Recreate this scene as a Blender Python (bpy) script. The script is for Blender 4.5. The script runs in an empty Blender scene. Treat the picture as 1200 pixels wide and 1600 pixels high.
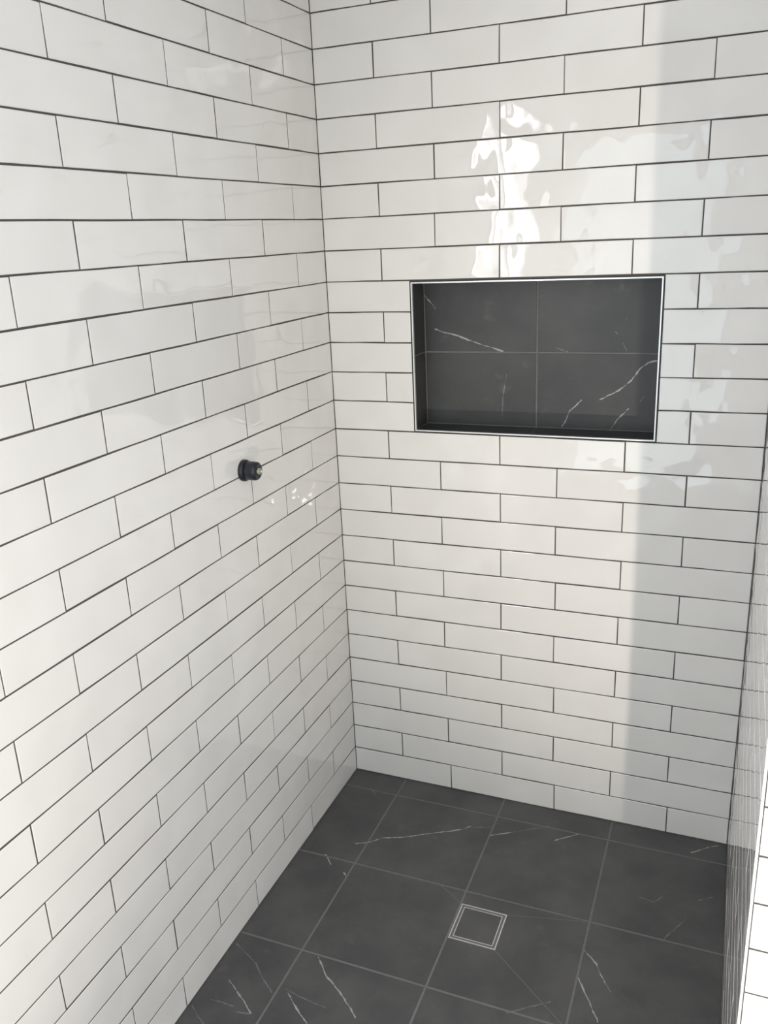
import bpy, bmesh, math, random
from mathutils import Matrix, Vector
random.seed(11)
C = bpy.context.scene.collection
P = 0.076                      # height of one tile course, metres; wall, floor and camera measures below are in courses

# ------------------------------------------------------------------ camera
FPX = 1338.98
cam_d = bpy.data.cameras.new('camera')
cam_d.sensor_fit = 'HORIZONTAL'
cam_d.sensor_width = 36.0
cam_d.lens = FPX / 1200 * 36.0
cam_d.clip_start = 0.02
cam = bpy.data.objects.new('camera', cam_d)
C.objects.link(cam)
def rodrigues(a):
    v = Vector(a); th = v.length
    return Matrix.Rotation(th, 3, v.normalized())
R0 = Matrix(((1, 0, 0), (0, 0, -1), (0, 1, 0)))
RC = R0 @ rodrigues((0.317356, 0.017190, -0.387523))      # rows: right, down, forward
m = Matrix((RC[0], -RC[1], -RC[2])).transposed().to_4x4()
m.translation = Vector((12.9919, -26.8376, 20.4305)) * P
cam.matrix_world = m
bpy.context.scene.camera = cam

# ------------------------------------------------------------------ world, lights, exposure
sc = bpy.context.scene
sc.view_settings.view_transform = 'Standard'
sc.view_settings.look = 'None'
sc.view_settings.gamma = 1.0
sc.view_settings.use_curve_mapping = False
sc.view_settings.exposure = 0.06
sc.cycles.max_bounces = 6
sc.cycles.diffuse_bounces = 4
sc.cycles.glossy_bounces = 4
sc.cycles.use_adaptive_sampling = True
sc.cycles.adaptive_threshold = 0.02
sc.cycles.sample_clamp_indirect = 6.0
sc.cycles.use_denoising = True
world = bpy.data.worlds.new('sky')
sc.world = world
world.use_nodes = True
wn = world.node_tree
bgn = wn.nodes['Background']
bgn.inputs['Color'].default_value = (0.80, 0.90, 1.0, 1)
bgn.inputs['Strength'].default_value = 0.3

def area(name, loc, direction, sx, sy, watts, col):
    l = bpy.data.lights.new(name, 'AREA')
    l.shape = 'RECTANGLE'; l.size = sx; l.size_y = sy
    l.energy = watts; l.color = col
    o = bpy.data.objects.new(name, l)
    o.location = loc
    o.rotation_euler = Vector(direction).to_track_quat('-Z', 'Y').to_euler()
    C.objects.link(o)
    return o
# daylight, all unseen: assumed window in the left wall past the tiling, assumed opening behind the camera, added window in the far right wall
area('assumed_window_daylight', (-0.03, -1.91, 1.565), (1, 0, 0), 0.96, 0.91, 26, (0.95, 0.93, 0.96))
area('assumed_doorway_daylight', (0.42, -3.47, 1.02), (0, 1, 0), 0.80, 2.02, 10, (0.80, 0.94, 1.0))
area('added_side_light', (2.42, -2.32, 1.38), (-1, 0, 0), 1.45, 1.0, 27, (0.93, 0.97, 1.0))  # unseen, added to brighten the left wall
area('ceiling_fill', (1.5, -2.2, 2.40), (0, 0, -1), 0.5, 0.5, 6.5, (1.0, 0.97, 0.93))  # unseen fill added at the ceiling to lift the general light
# low warm spots added at the right, unseen; place assumed from the shadows
def added_spot(name, watts, cone, aim, col):
    l = bpy.data.lights.new(name, 'SPOT')
    l.energy = watts; l.color = col; l.shadow_soft_size = 0.014
    l.spot_size = math.radians(cone); l.spot_blend = 1.0
    o = bpy.data.objects.new(name, l)
    o.location = (1.42, -2.38, 0.06)
    o.rotation_euler = (Vector(aim) - Vector(o.location)).to_track_quat('-Z', 'Y').to_euler()
    C.objects.link(o)
added_spot('added_low_spot_forward', 92, 57, (0.92, 0.0, 1.06), (1.0, 0.90, 0.79))
added_spot('added_low_spot_sideways', 68, 52, (0.0, -1.68, 0.75), (1.0, 0.91, 0.85))
added_spot('added_low_spot_wide', 10, 90, (0.0, -1.3, 0.75), (1.0, 0.80, 0.65))

# ------------------------------------------------------------------ materials
def newmat(name):
    mt = bpy.data.materials.new(name); mt.use_nodes = True
    nt = mt.node_tree
    return mt, nt, nt.nodes['Principled BSDF']
def N(nt, typ, **kw):
    n = nt.nodes.new(typ)
    for k, v in kw.items():
        if k == 'op': n.operation = v
        else: setattr(n, k, v)
    return n
def math_(nt, op, a, b=None, clamp=False):
    n = N(nt, 'ShaderNodeMath', op=op); n.use_clamp = clamp
    for i, v in enumerate((a, b)):
        if v is None: continue
        if isinstance(v, (int, float)): n.inputs[i].default_value = v
        else: nt.links.new(v, n.inputs[i])
    return n.outputs[0]
def vmath(nt, op, a, b=None, out=0):
    n = N(nt, 'ShaderNodeVectorMath', op=op)
    for i, v in enumerate((a, b)):
        if v is None: continue
        if isinstance(v, (tuple, list)): n.inputs[i].default_value = v
        else: nt.links.new(v, n.inputs[i])
    return n.outputs[out]
def noise(nt, vec, scale, detail=2.0, rough=0.5):
    n = N(nt, 'ShaderNodeTexNoise')
    n.inputs['Scale'].default_value = scale
    n.inputs['Detail'].default_value = detail
    n.inputs['Roughness'].default_value = rough
    if vec is not None: nt.links.new(vec, n.inputs['Vector'])
    return n
def mixcol(nt, fac, a, b):
    n = N(nt, 'ShaderNodeMix', data_type='RGBA')
    if isinstance(fac, (int, float)): n.inputs[0].default_value = fac
    else: nt.links.new(fac, n.inputs[0])
    for i, v in ((6, a), (7, b)):
        if isinstance(v, tuple): n.inputs[i].default_value = v
        else: nt.links.new(v, n.inputs[i])
    return n.outputs[2]
def ramp(nt, val, lo, hi):
    n = N(nt, 'ShaderNodeMapRange'); n.interpolation_type = 'SMOOTHSTEP'
    n.inputs['From Min'].default_value = lo; n.inputs['From Max'].default_value = hi
    nt.links.new(val, n.inputs['Value'])
    return n.outputs['Result']

def mat_glaze():
    mt, nt, b = newmat('white_glaze')
    geo = N(nt, 'ShaderNodeNewGeometry'); oi = N(nt, 'ShaderNodeObjectInfo')
    off = N(nt, 'ShaderNodeVectorMath', op='SCALE'); off.inputs[0].default_value = (37.0, 21.0, 53.0)
    nt.links.new(oi.outputs['Random'], off.inputs['Scale'])
    pos = vmath(nt, 'ADD', geo.outputs['Position'], off.outputs[0])
    n1 = noise(nt, pos, 10.0, 0.0)
    n2 = noise(nt, pos, 19.0, 0.5, 0.4)
    h = math_(nt, 'ADD', math_(nt, 'MULTIPLY', n1.outputs['Fac'], 1.0), math_(nt, 'MULTIPLY', n2.outputs['Fac'], 0.62))
    bp = N(nt, 'ShaderNodeBump'); bp.inputs['Strength'].default_value = 1.0; bp.inputs['Distance'].default_value = 0.0022
    nt.links.new(h, bp.inputs['Height']); nt.links.new(bp.outputs[0], b.inputs['Normal'])
    c = mixcol(nt, ramp(nt, n1.outputs['Fac'], 0.3, 0.7), (0.795, 0.778, 0.752, 1), (0.825, 0.81, 0.785, 1))
    c = mixcol(nt, math_(nt, 'MULTIPLY', oi.outputs['Random'], 0.35), c, (0.765, 0.748, 0.722, 1))
    nt.links.new(c, b.inputs['Base Color'])
    b.inputs['Roughness'].default_value = 0.018
    b.inputs['IOR'].default_value = 1.66
    return mt
def mat_grout(name, col, rough=0.9):
    mt, nt, b = newmat(name)
    geo = N(nt, 'ShaderNodeNewGeometry')
    n = noise(nt, geo.outputs['Position'], 160.0, 3.0)
    d = tuple(v * 0.75 for v in col)
    nt.links.new(mixcol(nt, n.outputs['Fac'], d + (1,), tuple(v * 1.2 for v in col) + (1,)), b.inputs['Base Color'])
    b.inputs['Roughness'].default_value = rough
    bp = N(nt, 'ShaderNodeBump'); bp.inputs['Distance'].default_value = 0.0004
    nt.links.new(n.outputs['Fac'], bp.inputs['Height']); nt.links.new(bp.outputs[0], b.inputs['Normal'])
    return mt
def veins(nt, vec2, polylines, wid):
    """how much vein is at a point: distance to each stroke, thinned and broken by noise"""
    best = None
    for pl in polylines:
        for (ax, ay), (bx_, by) in zip(pl[:-1], pl[1:]):
            ax, ay, bx2, by2 = ax * P, ay * P, bx_ * P, by * P
            ab = (bx2 - ax, by2 - ay, 0); l2 = max(ab[0] ** 2 + ab[1] ** 2, 1e-9)
            pa = vmath(nt, 'SUBTRACT', vec2, (ax, ay, 0))
            t = math_(nt, 'MULTIPLY', vmath(nt, 'DOT_PRODUCT', pa, ab, out=1), 1 / l2, clamp=True)
            s = N(nt, 'ShaderNodeVectorMath', op='SCALE'); s.inputs[0].default_value = ab
            nt.links.new(t, s.inputs['Scale'])
            d = vmath(nt, 'DISTANCE', pa, s.outputs[0], out=1)
            best = d if best is None else math_(nt, 'MINIMUM', best, d)
    return best
def mat_marble(name, axes, strong, faint, tone=1.0):
    mt, nt, b = newmat(name)
    geo = N(nt, 'ShaderNodeNewGeometry'); oi = N(nt, 'ShaderNodeObjectInfo')
    pos = geo.outputs['Position']
    sep = N(nt, 'ShaderNodeSeparateXYZ'); nt.links.new(pos, sep.inputs[0])
    com = N(nt, 'ShaderNodeCombineXYZ')
    nt.links.new(sep.outputs[axes[0]], com.inputs[0]); nt.links.new(sep.outputs[axes[1]], com.inputs[1])
    wob = noise(nt, pos, 45.0, 3.0, 0.6)
    w = vmath(nt, 'SUBTRACT', wob.outputs['Color'], (0.5, 0.5, 0.5))
    ws = N(nt, 'ShaderNodeVectorMath', op='SCALE'); ws.inputs['Scale'].default_value = 0.006
    nt.links.new(w, ws.inputs[0])
    flat = vmath(nt, 'MULTIPLY', vmath(nt, 'ADD', com.outputs[0], ws.outputs[0]), (1, 1, 0))
    brk = noise(nt, pos, 60.0, 2.0, 0.6)
    cloud = noise(nt, pos, 7.0, 5.0, 0.6)
    smudge = noise(nt, pos, 17.0, 3.0, 0.55)
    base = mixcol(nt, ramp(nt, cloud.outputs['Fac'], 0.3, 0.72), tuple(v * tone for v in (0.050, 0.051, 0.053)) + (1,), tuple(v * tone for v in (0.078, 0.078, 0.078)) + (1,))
    base = mixcol(nt, math_(nt, 'MULTIPLY', ramp(nt, smudge.outputs['Fac'], 0.62, 0.78), 0.40), base, (0.13, 0.13, 0.128, 1))
    spk = noise(nt, pos, 120.0, 1.0)
    base = mixcol(nt, math_(nt, 'MULTIPLY', ramp(nt, spk.outputs['Fac'], 0.80, 0.84), 0.5), base, (0.30, 0.30, 0.29, 1))
    for lst, wid, op in ((strong, 0.0029, 0.80), (faint, 0.0020, 0.28)):
        if not lst: continue
        d = veins(nt, flat, lst, wid)
        width = math_(nt, 'MULTIPLY', ramp(nt, brk.outputs['Fac'], 0.30, 0.72), wid)
        v = math_(nt, 'DIVIDE', d, math_(nt, 'ADD', width, 0.00035))
        f = math_(nt, 'SUBTRACT', 1.0, ramp(nt, v, 0.25, 1.15))
        f = math_(nt, 'MULTIPLY', f, op)
        base = mixcol(nt, f, base, (0.46, 0.46, 0.45, 1))
    nt.links.new(base, b.inputs['Base Color'])
    b.inputs['Roughness'].default_value = 0.42
    b.inputs['Specular IOR Level'].default_value = 0.45
    fb = noise(nt, pos, 90.0, 4.0, 0.6)
    bp = N(nt, 'ShaderNodeBump'); bp.inputs['Distance'].default_value = 0.0003; bp.inputs['Strength'].default_value = 0.6
    nt.links.new(fb.outputs['Fac'], bp.inputs['Height']); nt.links.new(bp.outputs[0], b.inputs['Normal'])
    return mt
def mat_plain(name, col, rough=0.5, metal=0.0, nscale=30.0, amt=0.08):
    mt, nt, b = newmat(name)
    geo = N(nt, 'ShaderNodeNewGeometry')
    n = noise(nt, geo.outputs['Position'], nscale, 3.0)
    lo = tuple(max(0, v * (1 - amt)) for v in col) + (1,); hi = tuple(min(1, v * (1 + amt)) for v in col) + (1,)
    nt.links.new(mixcol(nt, n.outputs['Fac'], lo, hi), b.inputs['Base Color'])
    b.inputs['Roughness'].default_value = rough; b.inputs['Metallic'].default_value = metal
    return mt

FLOOR_STRONG = [
 [(1.74,-4.1),(2.19,-3.88),(2.59,-3.49),(3.23,-3.24),(3.93,-2.82),(4.65,-2.43),(5.19,-2.09),(5.35,-1.89)],
 [(6.11,-2.16),(6.96,-1.65)], [(8.32,-1.68),(9.05,-1.07)], [(12.81,-0.79),(13.2,-0.45),(13.64,-0.13)],
 [(10.09,-6.15),(10.51,-6.58),(10.85,-7.17)], [(10.1,-7.23),(10.45,-7.79),(10.86,-8.51)],
 [(2.72,-9.07),(3.26,-9.62),(3.9,-10.02),(4.61,-10.61)], [(2.48,-10.53),(2.92,-10.89),(3.44,-11.23)],
 [(0.63,-10.7),(1.37,-11.16),(1.81,-11.47)], [(0.99,-4.95),(1.38,-5.36)], [(1.97,-5.58),(2.12,-5.72)]]
FLOOR_FAINT = [
 [(5.36,-1.93),(6.04,-1.73)], [(6.96,-1.65),(7.97,-1.0)], [(12.23,-5.06),(12.42,-4.68),(12.84,-3.94)],
 [(11.41,-3.47),(11.85,-3.55),(12.08,-3.21)], [(13.16,-3.01),(13.55,-2.73)], [(2.35,-10.41),(2.82,-10.52),(3.67,-10.6)],
 [(1.41,-11.57),(1.82,-11.49)], [(0.5,-11.45),(1.23,-11.43)], [(0.12,-9.44),(1.07,-9.91),(1.6,-10.38),(2.02,-10.65)],
 [(0.1,-11.82),(0.73,-12.22)], [(1.03,-0.96),(1.37,-1.31)], [(2.14,-2.37),(2.09,-1.6)], [(9.53,-8.3),(8.46,-9.08)],
 [(10.85,-7.17),(11.06,-7.42)]]
NICHE_STRONG = [
 [(3.05,18.44),(3.27,18.2),(3.43,18.01)], [(3.41,17.31),(4.2,17.09),(4.98,16.82),(5.74,16.6)],
 [(10.71,16.33),(10.4,16.27),(10.17,16.08),(9.94,15.74),(9.61,15.43),(8.97,15.05)],
 [(8.38,15.03),(8.0,14.65),(7.9,14.38),(7.75,14.11)], [(9.86,14.79),(9.59,14.5),(9.31,14.08)]]
NICHE_FAINT = [
 [(7.54,16.7),(7.9,16.59)], [(9.34,17.24),(9.42,17.17)], [(9.6,16.89),(9.75,16.63)], [(10.32,15.19),(10.21,15.04)],
 [(5.88,15.82),(5.76,15.07),(5.74,14.41)]]

M = {}
M['glaze'] = mat_glaze()
M['grout'] = mat_grout('dark_grout', (0.075, 0.070, 0.064))
M['floor_grout'] = mat_grout('grey_floor_grout', (0.17, 0.17, 0.167))
M['floor_tile'] = mat_marble('charcoal_marble_floor', (0, 1), FLOOR_STRONG, FLOOR_FAINT, 1.22)  # same tile as the niche; brighter light on the floor put into the tone
M['niche_tile'] = mat_marble('charcoal_marble_niche', (0, 2), NICHE_STRONG, NICHE_FAINT, 0.80)  # floor tile darkened: shade inside the recess is put into the tone
M['niche_side'] = mat_marble('charcoal_marble_niche_sides', (0, 2), [], [], 0.80)  # no veins; carries the same painted-in recess shade
M['trim'] = mat_plain('satin_silver_trim', (0.80, 0.80, 0.79), 0.30, 0.55)
M['trim_white'] = mat_plain('white_edge_trim', (0.80, 0.80, 0.78), 0.35)
M['steel'] = mat_plain('brushed_steel', (0.72, 0.71, 0.69), 0.32, 0.9)
M['slot'] = mat_plain('drain_slot_shadow', (0.02, 0.02, 0.02), 0.7)
M['paint'] = mat_plain('white_paint', (0.78, 0.78, 0.76), 0.7, 0, 4.0, 0.02)
M['rubber'] = mat_plain('black_plastic', (0.012, 0.014, 0.020), 0.35)
M['plug'] = mat_plain('dull_brass_plug', (0.42, 0.39, 0.31), 0.4, 0.5)

# ------------------------------------------------------------------ mesh helpers
def link(name, me, parent=None, mat=None):
    o = bpy.data.objects.new(name, me)
    C.objects.link(o)
    if mat is not None and not me.materials: me.materials.append(mat)
    if parent is not None: o.parent = parent
    return o
def boxes(name, lst, mat, parent=None):
    vs, fs = [], []
    for x0, x1, y0, y1, z0, z1 in lst:
        k = len(vs)
        vs += [(x, y, z) for x in (x0, x1) for y in (y0, y1) for z in (z0, z1)]
        fs += [tuple(k + i for i in f) for f in ((0, 1, 3, 2), (4, 6, 7, 5), (0, 4, 5, 1), (2, 3, 7, 6), (0, 2, 6, 4), (1, 5, 7, 3))]
    me = bpy.data.meshes.new(name); me.from_pydata(vs, [], fs); me.update()
    return link(name, me, parent, mat)
def structure(o):
    o['kind'] = 'structure'
    return o
def slab_piece(pts, thick, bevel):
    """a flat piece lying in xy with a bevelled top at z = 0 and its foot at z = -thick; pts run counter-clockwise"""
    n = len(pts)
    ins = []
    for i in range(n):
        p0, p1, p2 = Vector(pts[i - 1]), Vector(pts[i]), Vector(pts[(i + 1) % n])
        a, b_ = (p1 - p0).normalized(), (p2 - p1).normalized()
        n1, n2 = Vector((-a.y, a.x)), Vector((-b_.y, b_.x))
        k = (n1 + n2); k = k / max(k.dot(n1), 0.35)
        ins.append(p1 + k * bevel)
    vs = [(p[0], p[1], -thick) for p in pts] + [(p[0], p[1], -bevel * 0.45) for p in pts] + [(p.x, p.y, 0) for p in ins]
    fs = [tuple(range(2 * n, 3 * n))]
    for i in range(n):
        j = (i + 1) % n
        fs += [(i, j, n + j, n + i), (n + i, n + j, 2 * n + j, 2 * n + i)]
    me = bpy.data.meshes.new('piece'); me.from_pydata(vs, [], fs); me.update()
    return me

# wall tiles: handmade edges that wander a little; alike tiles share one mesh
GAPV, GAPH, THICK = 0.0029, 0.0031, 0.0075
_tiles = {}
def tile_mesh(w, h):
    key = (round(w * 1000), round(h * 1000))
    var = random.randrange(5)
    if (key, var) not in _tiles:
        r = random.Random(hash((key, var)) & 0xffff)
        n = 3 if w > 0.1 else 2
        j = lambda s: r.uniform(-s, s)
        pts = [(-w / 2 + w * i / n + (j(0.008) * (0 < i < n)) + j(0.0004), -h / 2 + j(0.0006)) for i in range(n + 1)]
        pts += [(w / 2 - w * i / n + (j(0.008) * (0 < i < n)) + j(0.0004), h / 2 + j(0.0006)) for i in range(n + 1)]
        me = slab_piece(pts, THICK, 0.0013)
        me.materials.append(M['glaze'])
        _tiles[(key, var)] = me
    return _tiles[(key, var)]
def place_tile(parent, frame, u0, u1, v0, v1):
    """frame: matrix taking (along, up, out of the wall) to the room; u, v in metres"""
    w, h = u1 - u0 - GAPV, v1 - v0 - GAPH
    if w < 0.008 or h < 0.008: return
    o = link('tile', tile_mesh(w, h), parent)
    tilt = Matrix.Rotation(random.gauss(0, 0.0022), 4, 'X') @ Matrix.Rotation(random.gauss(0, 0.0012), 4, 'Y')
    o.matrix_world = frame @ Matrix.Translation(((u0 + u1) / 2, (v0 + v1) / 2, 0)) @ tilt
    return o
def frame(origin, along, up, out):
    f = Matrix((Vector(along), Vector(up), Vector(out))).transposed().to_4x4()
    f.translation = Vector(origin)
    return f

# ------------------------------------------------------------------ room measures
Z0 = -0.0426 * P               # floor level
XR = 13.93 * P                 # inner face of the nib wall
YN = -13.29 * P                # end face of the nib wall
NIBT = 0.13
HT = 2.42                      # ceiling
XE, YE = 2.45, -3.5            # room beyond
REC = 0.0010                   # joints lie this far behind the tile faces
NX0, NX1, NZ0, NZ1 = 2.975 * P, 10.86 * P, 14.0 * P, 18.965 * P
ND = 1.15 * P
ROWS = 31

def table(tab, row):
    ks = sorted(tab)
    if row <= ks[0]: return tab[ks[0]]
    for a, b_ in zip(ks[:-1], ks[1:]):
        if a <= row <= b_:
            t = (row - a) / (b_ - a)
            return [x + (y - x) * t for x, y in zip(tab[a], tab[b_])]
    return tab[ks[-1]]
BACK_EVEN = {0: [4.0, 7.96, 11.91], 2: [3.93, 7.895, 11.85], 4: [3.90, 7.875, 11.84], 6: [3.87, 7.84, 11.82], 8: [3.88, 7.86, 11.845],
             10: [3.87, 7.83, 11.83], 12: [3.87, 7.84, 11.82], 20: [3.875, 7.815, 11.79], 22: [3.90, 7.84, 11.825], 24: [3.885, 7.84, 11.835], 26: [3.89, 7.86, 11.85]}
BACK_ODD = {1: [2.03, 6.0, 9.935], 3: [2.02, 5.99, 9.945], 5: [2.02, 5.98, 9.955], 9: [2.01, 5.97, 9.975], 13: [2.0, 5.945, 9.95],
            19: [2.01, 5.95, 9.925], 21: [2.015, 5.96, 9.915], 23: [2.02, 5.965, 9.935], 25: [2.02, 5.96, 9.94]}
LEFT_EVEN = {0: [3.91, 7.88, 11.895, 15.87, 19.84], 2: [3.92, 7.905, 11.925, 15.89, 19.86], 4: [3.91, 7.885, 11.89, 15.86, 19.83], 14: [3.885, 7.81, 11.8, 15.78, 19.76],
             16: [3.90, 7.83, 11.825, 15.8, 19.78], 18: [3.945, 7.885, 11.865, 15.84, 19.8], 20: [3.96, 7.91, 11.84, 15.8, 19.78], 22: [3.985, 7.94, 11.89, 15.86, 19.83], 24: [3.98, 7.915, 11.87, 15.84, 19.8]}
LEFT_ODD = {1: [1.95, 5.92, 9.915, 13.9, 17.87], 3: [1.96, 5.95, 9.91, 13.935, 17.9], 5: [1.95, 5.93, 9.88, 13.9, 17.87], 15: [1.915, 5.845, 9.84, 13.82, 17.8],
            17: [1.995, 5.91, 9.86, 13.855, 17.83], 19: [1.99, 5.935, 9.88, 13.83, 17.8], 21: [1.985, 5.925, 9.88, 13.85, 17.83], 23: [2.0, 5.95, 9.94, 13.91, 17.88], 25: [1.995, 5.94, 9.92, 13.9, 17.87]}
ZROW = {2: .02, 3: .022, 13: .0, 14: -.01}
def zrow(k):
    if k == 0: return Z0 / P + 0.006
    return k + ZROW.get(k, 0.0)

# ------------------------------------------------------------------ back wall and its tiles
T = 0.14
wb = structure(boxes('wall_back', [
    (-0.12, NX0, REC, T, -0.02, HT), (NX1, XR + 0.004, REC, T, -0.02, HT),
    (NX0, NX1, REC, T, -0.02, NZ0), (NX0, NX1, REC, T, NZ1, HT),
    (NX0, NX1, ND + 0.008, T, NZ0, NZ1)], M['grout']))
FB = frame((0, 0, 0), (1, 0, 0), (0, 0, 1), (0, -1, 0))
XRt = XR / P
for k in range(ROWS):
    js = [-0.006] + table(BACK_ODD if k % 2 else BACK_EVEN, k) + [XRt - 0.004]
    z0, z1 = zrow(k) * P, zrow(k + 1) * P
    for a, b_ in zip(js[:-1], js[1:]):
        spans = [(a * P, b_ * P)]
        if 14 <= k <= 18:
            spans = [(u0, u1) for u0, u1 in ((a * P, min(b_ * P, NX0)), (max(a * P, NX1), b_ * P)) if u1 - u0 > 0.01]
        for u0, u1 in spans:
            place_tile(wb, FB, u0, u1, z0, z1)

# ------------------------------------------------------------------ left wall, with an assumed side window beyond the tiling
WY0, WY1, WZ0, WZ1 = -1.42, -2.40, 1.10, 2.03
YT = -18.4 * P
wl = structure(boxes('wall_left', [
    (-0.12, -REC, WY0, 0.0, -0.02, HT), (-0.12, -REC, YE, WY1, -0.02, HT),
    (-0.12, -REC, WY1, WY0, -0.02, WZ0), (-0.12, -REC, WY1, WY0, WZ1, HT)], M['grout']))
FL = frame((0, 0, 0), (0, 1, 0), (0, 0, 1), (1, 0, 0))
for k in range(ROWS):
    js = [-0.006] + [j for j in table(LEFT_ODD if k % 2 else LEFT_EVEN, k)]
    js = [j for j in js if j < -YT / P - 0.2] + [-YT / P]
    z0, z1 = zrow(k) * P, zrow(k + 1) * P
    for a, b_ in zip(js[:-1], js[1:]):
        place_tile(wl, FL, -b_ * P, -a * P, z0, z1)
# painted lining of the wall beyond the tiles
structure(boxes('wall_left_lining', [
    (-REC, 0.004, YE, WY1, Z0, HT), (-REC, 0.004, WY1, YT, Z0, WZ0), (-REC, 0.004, WY1, YT, WZ1, HT), (-REC, 0.004, WY0, YT, WZ0, WZ1)], M['paint']))
win = structure(boxes('assumed_window_1', [  # unseen window, assumed from its reflection in the tiles
    (-0.10, 0.012, WY0 - 0.035, WY0, WZ0, WZ1), (-0.10, 0.012, WY1, WY1 + 0.035, WZ0, WZ1),
    (-0.10, 0.012, WY1, WY0, WZ1 - 0.035, WZ1), (-0.10, 0.02, WY1, WY0, WZ0, WZ0 + 0.035)], M['trim_white']))
boxes('mullion', [(-0.09, 0.006, -1.745, -1.675, WZ0, WZ1)], M['trim_white'], win)

# ------------------------------------------------------------------ nib wall at the right
wr = structure(boxes('wall_right', [(XR + REC, XR + NIBT, YN + REC, T, -0.02, HT)], M['grout']))
FR = frame((XR, 0, 0), (0, -1, 0), (0, 0, 1), (-1, 0, 0))
yn = -YN / P
for k in range(ROWS):
    js = [0.008] + ([1.36, 5.33, 9.3] if k % 2 else [3.35, 7.32, 11.3]) + [yn - 0.05]
    z0, z1 = zrow(k) * P, zrow(k + 1) * P
    for a, b_ in zip(js[:-1], js[1:]):
        place_tile(wr, FR, a * P, b_ * P, z0, z1)
    place_tile(wr, frame((0, YN, 0), (1, 0, 0), (0, 0, 1), (0, -1, 0)), XR + 0.0031, XR + NIBT, z0, z1)
structure(boxes('wall_right_lining', [(XR + NIBT, XR + NIBT + 0.006, YN - 0.0006, -0.0005, Z0 + 0.0002, HT)], M['paint']))
structure(boxes('trim_1', [(XR - 0.0004, XR + 0.0030, YN - 0.0006, YN + 0.004, Z0, HT)], M['trim_white']))

# ------------------------------------------------------------------ floor
floor = structure(boxes('floor', [(-0.12, XE + 0.1, YE - 0.1, T, -0.06, Z0 - 0.0005)], M['floor_grout']))
GX, GY, G, FG = 2.1346, 1.0484, 3.9715, 0.0050
def floor_piece(pts, gap=FG, name='floor_tile', parent=floor):
    """pts in courses, counter-clockwise seen from above; the joint is taken off every side"""
    c = [Vector((x * P, y * P)) for x, y in pts]
    n = len(c); out = []
    g = gap if isinstance(gap, (list, tuple)) else [gap] * n      # joint on the side that starts at point i
    for i in range(n):
        a, b_ = (c[i] - c[i - 1]).normalized(), (c[(i + 1) % n] - c[i]).normalized()
        n1, n2 = Vector((-a.y, a.x)), Vector((-b_.y, b_.x))
        # meet of the two shifted sides
        d1, d2 = g[i - 1] / 2, g[i] / 2
        det = n1.x * n2.y - n1.y * n2.x
        if abs(det) < 1e-6: q = c[i] + n1 * d1
        else:
            r1, r2 = n1.dot(c[i]) + d1, n2.dot(c[i]) + d2
            q = Vector(((r1 * n2.y - r2 * n1.y) / det, (n1.x * r2 - n2.x * r1) / det))
        out.append(q)
    ctr = sum(out, Vector((0, 0))) / n
    me = slab_piece([(q.x - ctr.x, q.y - ctr.y) for q in out], 0.008, 0.0007)
    me.materials.append(M['floor_tile'])
    o = link(name, me, parent)
    o.location = (ctr.x, ctr.y, Z0)
    return o
DX0, DX1, DY0, DY1 = 6.14, 7.63, -5.585, -7.08       # drain
xs = [-0.03, GX] + [GX + G * i for i in range(1, 9)]
xs = [x for x in xs if x * P < XE - 0.02] + [XE / P]
ys = [0.03, -GY] + [-GY - G * i for i in range(1, 13)]
ys = [y for y in ys if y * P > YE + 0.02] + [YE / P]
X1, X2, Y1, Y2 = GX + G, GX + 2 * G, -GY - G, -GY - 2 * G
CUT = 0.0019
for i, (x0, x1) in enumerate(zip(xs[:-1], xs[1:])):
    for j, (y0, y1) in enumerate(zip(ys[:-1], ys[1:])):
        if i == 2 and j == 2:
            floor_piece([(X1, DY0), (DX1, DY0), (X2, Y1), (X1, Y1)], [0.001, CUT, FG, FG])
            floor_piece([(DX1, DY1), (X2, Y2), (X2, Y1), (DX1, DY0)], [CUT, FG, CUT, 0.001])
            floor_piece([(X1, Y2), (X2, Y2), (DX1, DY1), (X1, DY1)], [FG, CUT, 0.001, FG])
            continue
        if i == 1 and j == 2:
            floor_piece([(x0, y1), (x1, y1), (x1, DY0), (5.2, y0), (x0, y0)], [FG, FG, CUT, FG, FG])
            floor_piece([(5.2, y0), (x1, DY0), (x1, y0)], [CUT, FG, FG])
            continue
        if x0 < XRt < x1 and y0 * P > YN:                # tiles run up to the nib wall and start again beyond it
            pieces = []
            ylo = max(y1, YN / P)
            pieces.append(([(x0, ylo), (XRt + 0.03, ylo), (XRt + 0.03, y0), (x0, y0)]))
            nx = (XR + NIBT + 0.006) / P
            if nx < x1: pieces.append([(nx, ylo), (x1, ylo), (x1, y0), (nx, y0)])
            if ylo > y1: pieces.append([(x0, y1), (x1, y1), (x1, ylo - 0.05), (x0, ylo - 0.05)])
            for q in pieces: floor_piece(q)
            continue
        floor_piece([(x0, y1), (x1, y1), (x1, y0), (x0, y0)])

# ------------------------------------------------------------------ rest of the room (behind and beside the camera)
structure(boxes('ceiling', [(-0.12, XE + 0.1, YE - 0.1, T, HT, HT + 0.08)], M['paint']))
structure(boxes('wall_side', [(XE, XE + 0.1, -1.58, T, -0.02, HT), (XE, XE + 0.1, YE, -3.06, -0.02, HT), (XE, XE + 0.1, -3.06, -1.58, -0.02, 0.86), (XE, XE + 0.1, -3.06, -1.58, 1.9, HT)], M['paint']))  # opening made for the added side light
structure(boxes('wall_beyond', [(XR + NIBT, XE, 0.0, T, -0.02, HT)], M['paint']))
structure(boxes('wall_rear', [(-0.12, 0.01, YE - 0.1, YE, -0.02, HT), (0.83, XE + 0.1, YE - 0.1, YE, -0.02, HT), (0.01, 0.83, YE - 0.1, YE, 2.05, HT)], M['paint']))  # unseen doorway, assumed from reflections

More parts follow.
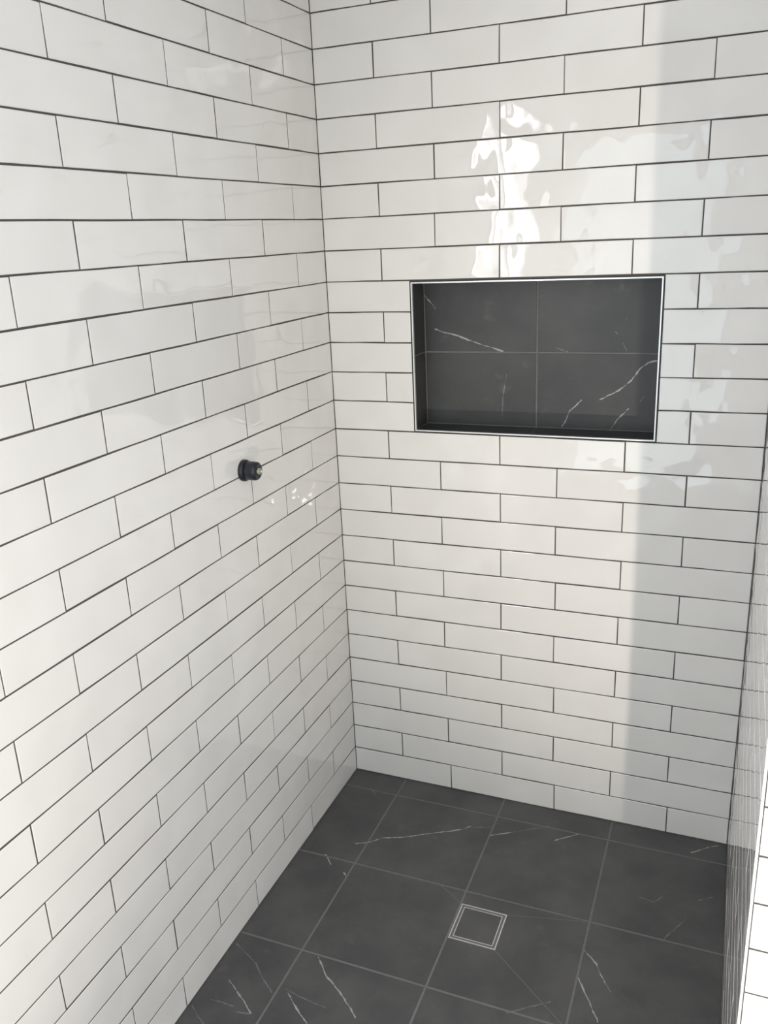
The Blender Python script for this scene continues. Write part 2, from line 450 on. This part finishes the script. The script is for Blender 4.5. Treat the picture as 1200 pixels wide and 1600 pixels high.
# ------------------------------------------------------------------ niche
def thing(name, label, cat, loc):
    o = bpy.data.objects.new(name, None); C.objects.link(o)
    o.empty_display_size = 0.05
    o.location = loc; o['label'] = label; o['category'] = cat
    return o
def part(name, me, parent, mat, world):
    o = link(name, me, parent, mat)
    o.matrix_parent_inverse = Matrix.Translation(-Vector(parent.location))
    o.matrix_basis = world
    return o
ni = thing('shower_niche', 'recessed rectangular niche lined with charcoal marble tiles and edged in silver trim', 'niche', ((NX0 + NX1) / 2, 0, NZ0))
TW = 0.0051                     # face width of the edge trim
def rect(w, h): return [(-w / 2, -h / 2), (w / 2, -h / 2), (w / 2, h / 2), (-w / 2, h / 2)]
def niche_tile(fr, u0, u1, v0, v1, mat='niche_side'):
    me = slab_piece(rect(u1 - u0 - 0.0040, v1 - v0 - 0.0040), 0.007, 0.0006)
    part('niche_tile', me, ni, M[mat], fr @ Matrix.Translation(((u0 + u1) / 2, (v0 + v1) / 2, 0)))
ix0, ix1, iz0, iz1 = NX0 + TW, NX1 - TW, NZ0 + TW, NZ1 - TW
MX, MZ = 6.90 * P, 16.55 * P
mk = lambda o, a, u, n: frame(o, a, u, n)
for (u0, u1) in ((ix0, MX), (MX, ix1)):
    for (v0, v1) in ((iz0, MZ), (MZ, iz1)):
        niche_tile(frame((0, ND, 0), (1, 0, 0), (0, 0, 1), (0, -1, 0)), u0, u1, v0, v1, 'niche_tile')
    niche_tile(frame((0, 0, iz0), (1, 0, 0), (0, 1, 0), (0, 0, 1)), u0, u1, 0.004, ND)                # shelf
    niche_tile(frame((0, 0, iz1), (1, 0, 0), (0, -1, 0), (0, 0, -1)), u0, u1, -ND, -0.004)            # head
for (v0, v1) in ((iz0, MZ), (MZ, iz1)):
    niche_tile(frame((ix0, 0, 0), (0, 1, 0), (0, 0, 1), (1, 0, 0)), 0.004, ND, v0, v1)
    niche_tile(frame((ix1, 0, 0), (0, -1, 0), (0, 0, 1), (-1, 0, 0)), -ND, -0.004, v0, v1)
ident = Matrix.Identity(4)
def boxpart(name, lst, mat, parent):
    o = boxes(name, lst, mat); o.parent = parent
    o.matrix_parent_inverse = Matrix.Translation(-Vector(parent.location))
    return o
F0, F1 = -0.0012, 0.006
e = 0.0025                      # joint between trim and wall tiles
boxpart('edge_trim', [(NX0 + e, NX1 - e, F0, F1, iz1 - 0.0005, NZ1 - e)], M['trim'], ni)
boxpart('edge_trim', [(NX0 + e, NX1 - e, F0, F1, NZ0 + e, iz0 + 0.0005)], M['trim'], ni)
boxpart('edge_trim', [(NX0 + e, ix0 + 0.0005, F0, F1, iz0 + 0.0005, iz1 - 0.0005)], M['trim'], ni)
boxpart('edge_trim', [(ix1 - 0.0005, NX1 - e, F0, F1, iz0 + 0.0005, iz1 - 0.0005)], M['trim'], ni)
boxpart('backing', [(NX0 + 0.0003, ix0 - 0.0012, 0.0062, ND + 0.0078, NZ0 + 0.0003, NZ1 - 0.0003), (ix1 + 0.0012, NX1 - 0.0003, 0.0062, ND + 0.0078, NZ0 + 0.0003, NZ1 - 0.0003),
                    (ix0 - 0.0012, ix1 + 0.0012, 0.0062, ND + 0.0078, NZ0 + 0.0003, iz0 - 0.0012), (ix0 - 0.0012, ix1 + 0.0012, 0.0062, ND + 0.0078, iz1 + 0.0012, NZ1 - 0.0003),
                    (ix0 - 0.0012, ix1 + 0.0012, ND + 0.0012, ND + 0.0078, iz0 - 0.0012, iz1 + 0.0012)], M['floor_grout'], ni)

# ------------------------------------------------------------------ floor drain
cx, cy = (DX0 + DX1) / 2 * P, (DY0 + DY1) / 2 * P
dr = thing('floor_drain', 'square tile-insert floor drain with two thin steel frames in the shower floor', 'drain', (cx, cy, Z0))
def ring(name, half, w, z0, z1, mat):
    h, i = half, half - w
    bm = bmesh.new()
    def lp(s, z): return [bm.verts.new((a * s, b_ * s, z)) for a, b_ in ((-1, -1), (1, -1), (1, 1), (-1, 1))]
    ob, ot, it, ib = lp(h, z0), lp(h, z1), lp(i, z1), lp(i, z0)
    for A, B in ((ob, ot), (ot, it), (it, ib), (ib, ob)):
        for k in range(4): bm.faces.new((A[k], A[(k + 1) % 4], B[(k + 1) % 4], B[k]))
    me = bpy.data.meshes.new(name); bm.to_mesh(me); bm.free()
    return link(name, me, dr, mat)
hd = (DX1 - DX0) * P / 2 - 0.0008
ring('outer_frame', hd, 0.0024, -0.0015, 0.0006, M['steel'])
ring('inner_frame', hd - 0.0084, 0.0017, -0.0015, 0.0004, M['steel'])
boxes('drain_body', [(-hd + 0.0003, hd - 0.0003, -hd + 0.0003, hd - 0.0003, -0.014, -0.0036)], M['slot'], dr)
hi = hd - 0.0084 - 0.0017
ins = link('insert_tile', slab_piece(rect(2 * hi - 0.0006, 2 * hi - 0.0006), 0.0034, 0.0005), dr, M['floor_tile'])

# ------------------------------------------------------------------ capped pipe on the left wall
pf = thing('pipe_stub', 'short black capped pipe stub with a dull metal plug sticking out of white tiled wall', 'pipe', (0.0, -6.27 * P, 14.14 * P))
def lathe(name, prof, mat, parent, seg=28):
    bm = bmesh.new(); rings = []
    for x, r in prof:
        if r < 1e-6: rings.append([bm.verts.new((x, 0, 0))])
        else: rings.append([bm.verts.new((x, r * math.cos(2 * math.pi * i / seg), r * math.sin(2 * math.pi * i / seg))) for i in range(seg)])
    for A, B in zip(rings[:-1], rings[1:]):
        for i in range(seg):
            j = (i + 1) % seg
            if len(A) == 1 and len(B) == 1: continue
            if len(A) == 1: bm.faces.new((A[0], B[j], B[i]))
            elif len(B) == 1: bm.faces.new((A[i], A[j], B[0]))
            else: bm.faces.new((A[i], A[j], B[j], B[i]))
    bmesh.ops.recalc_face_normals(bm, faces=bm.faces)
    for f in bm.faces: f.smooth = True
    me = bpy.data.meshes.new(name); bm.to_mesh(me); bm.free()
    return link(name, me, parent, mat)
lathe('collar', [(-0.004, 0), (-0.004, 0.0238), (0.003, 0.0242), (0.0075, 0.0238), (0.0098, 0.0214), (0.0100, 0.0)], M['rubber'], pf)
lathe('cap', [(0.0, 0), (0.0, 0.0212), (0.0315, 0.0206), (0.0355, 0.0195), (0.0376, 0.0170), (0.0382, 0.0130), (0.0370, 0.0110), (0.0365, 0.0)], M['rubber'], pf)
pl = lathe('plug', [(0.033, 0), (0.033, 0.0082), (0.0420, 0.0078), (0.0435, 0.0062), (0.0435, 0.0)], M['plug'], pf, seg=8)
lathe('screw', [(0.0425, 0), (0.0425, 0.0030), (0.0465, 0.0026), (0.0470, 0.0)], M['steel'], pl, seg=10)
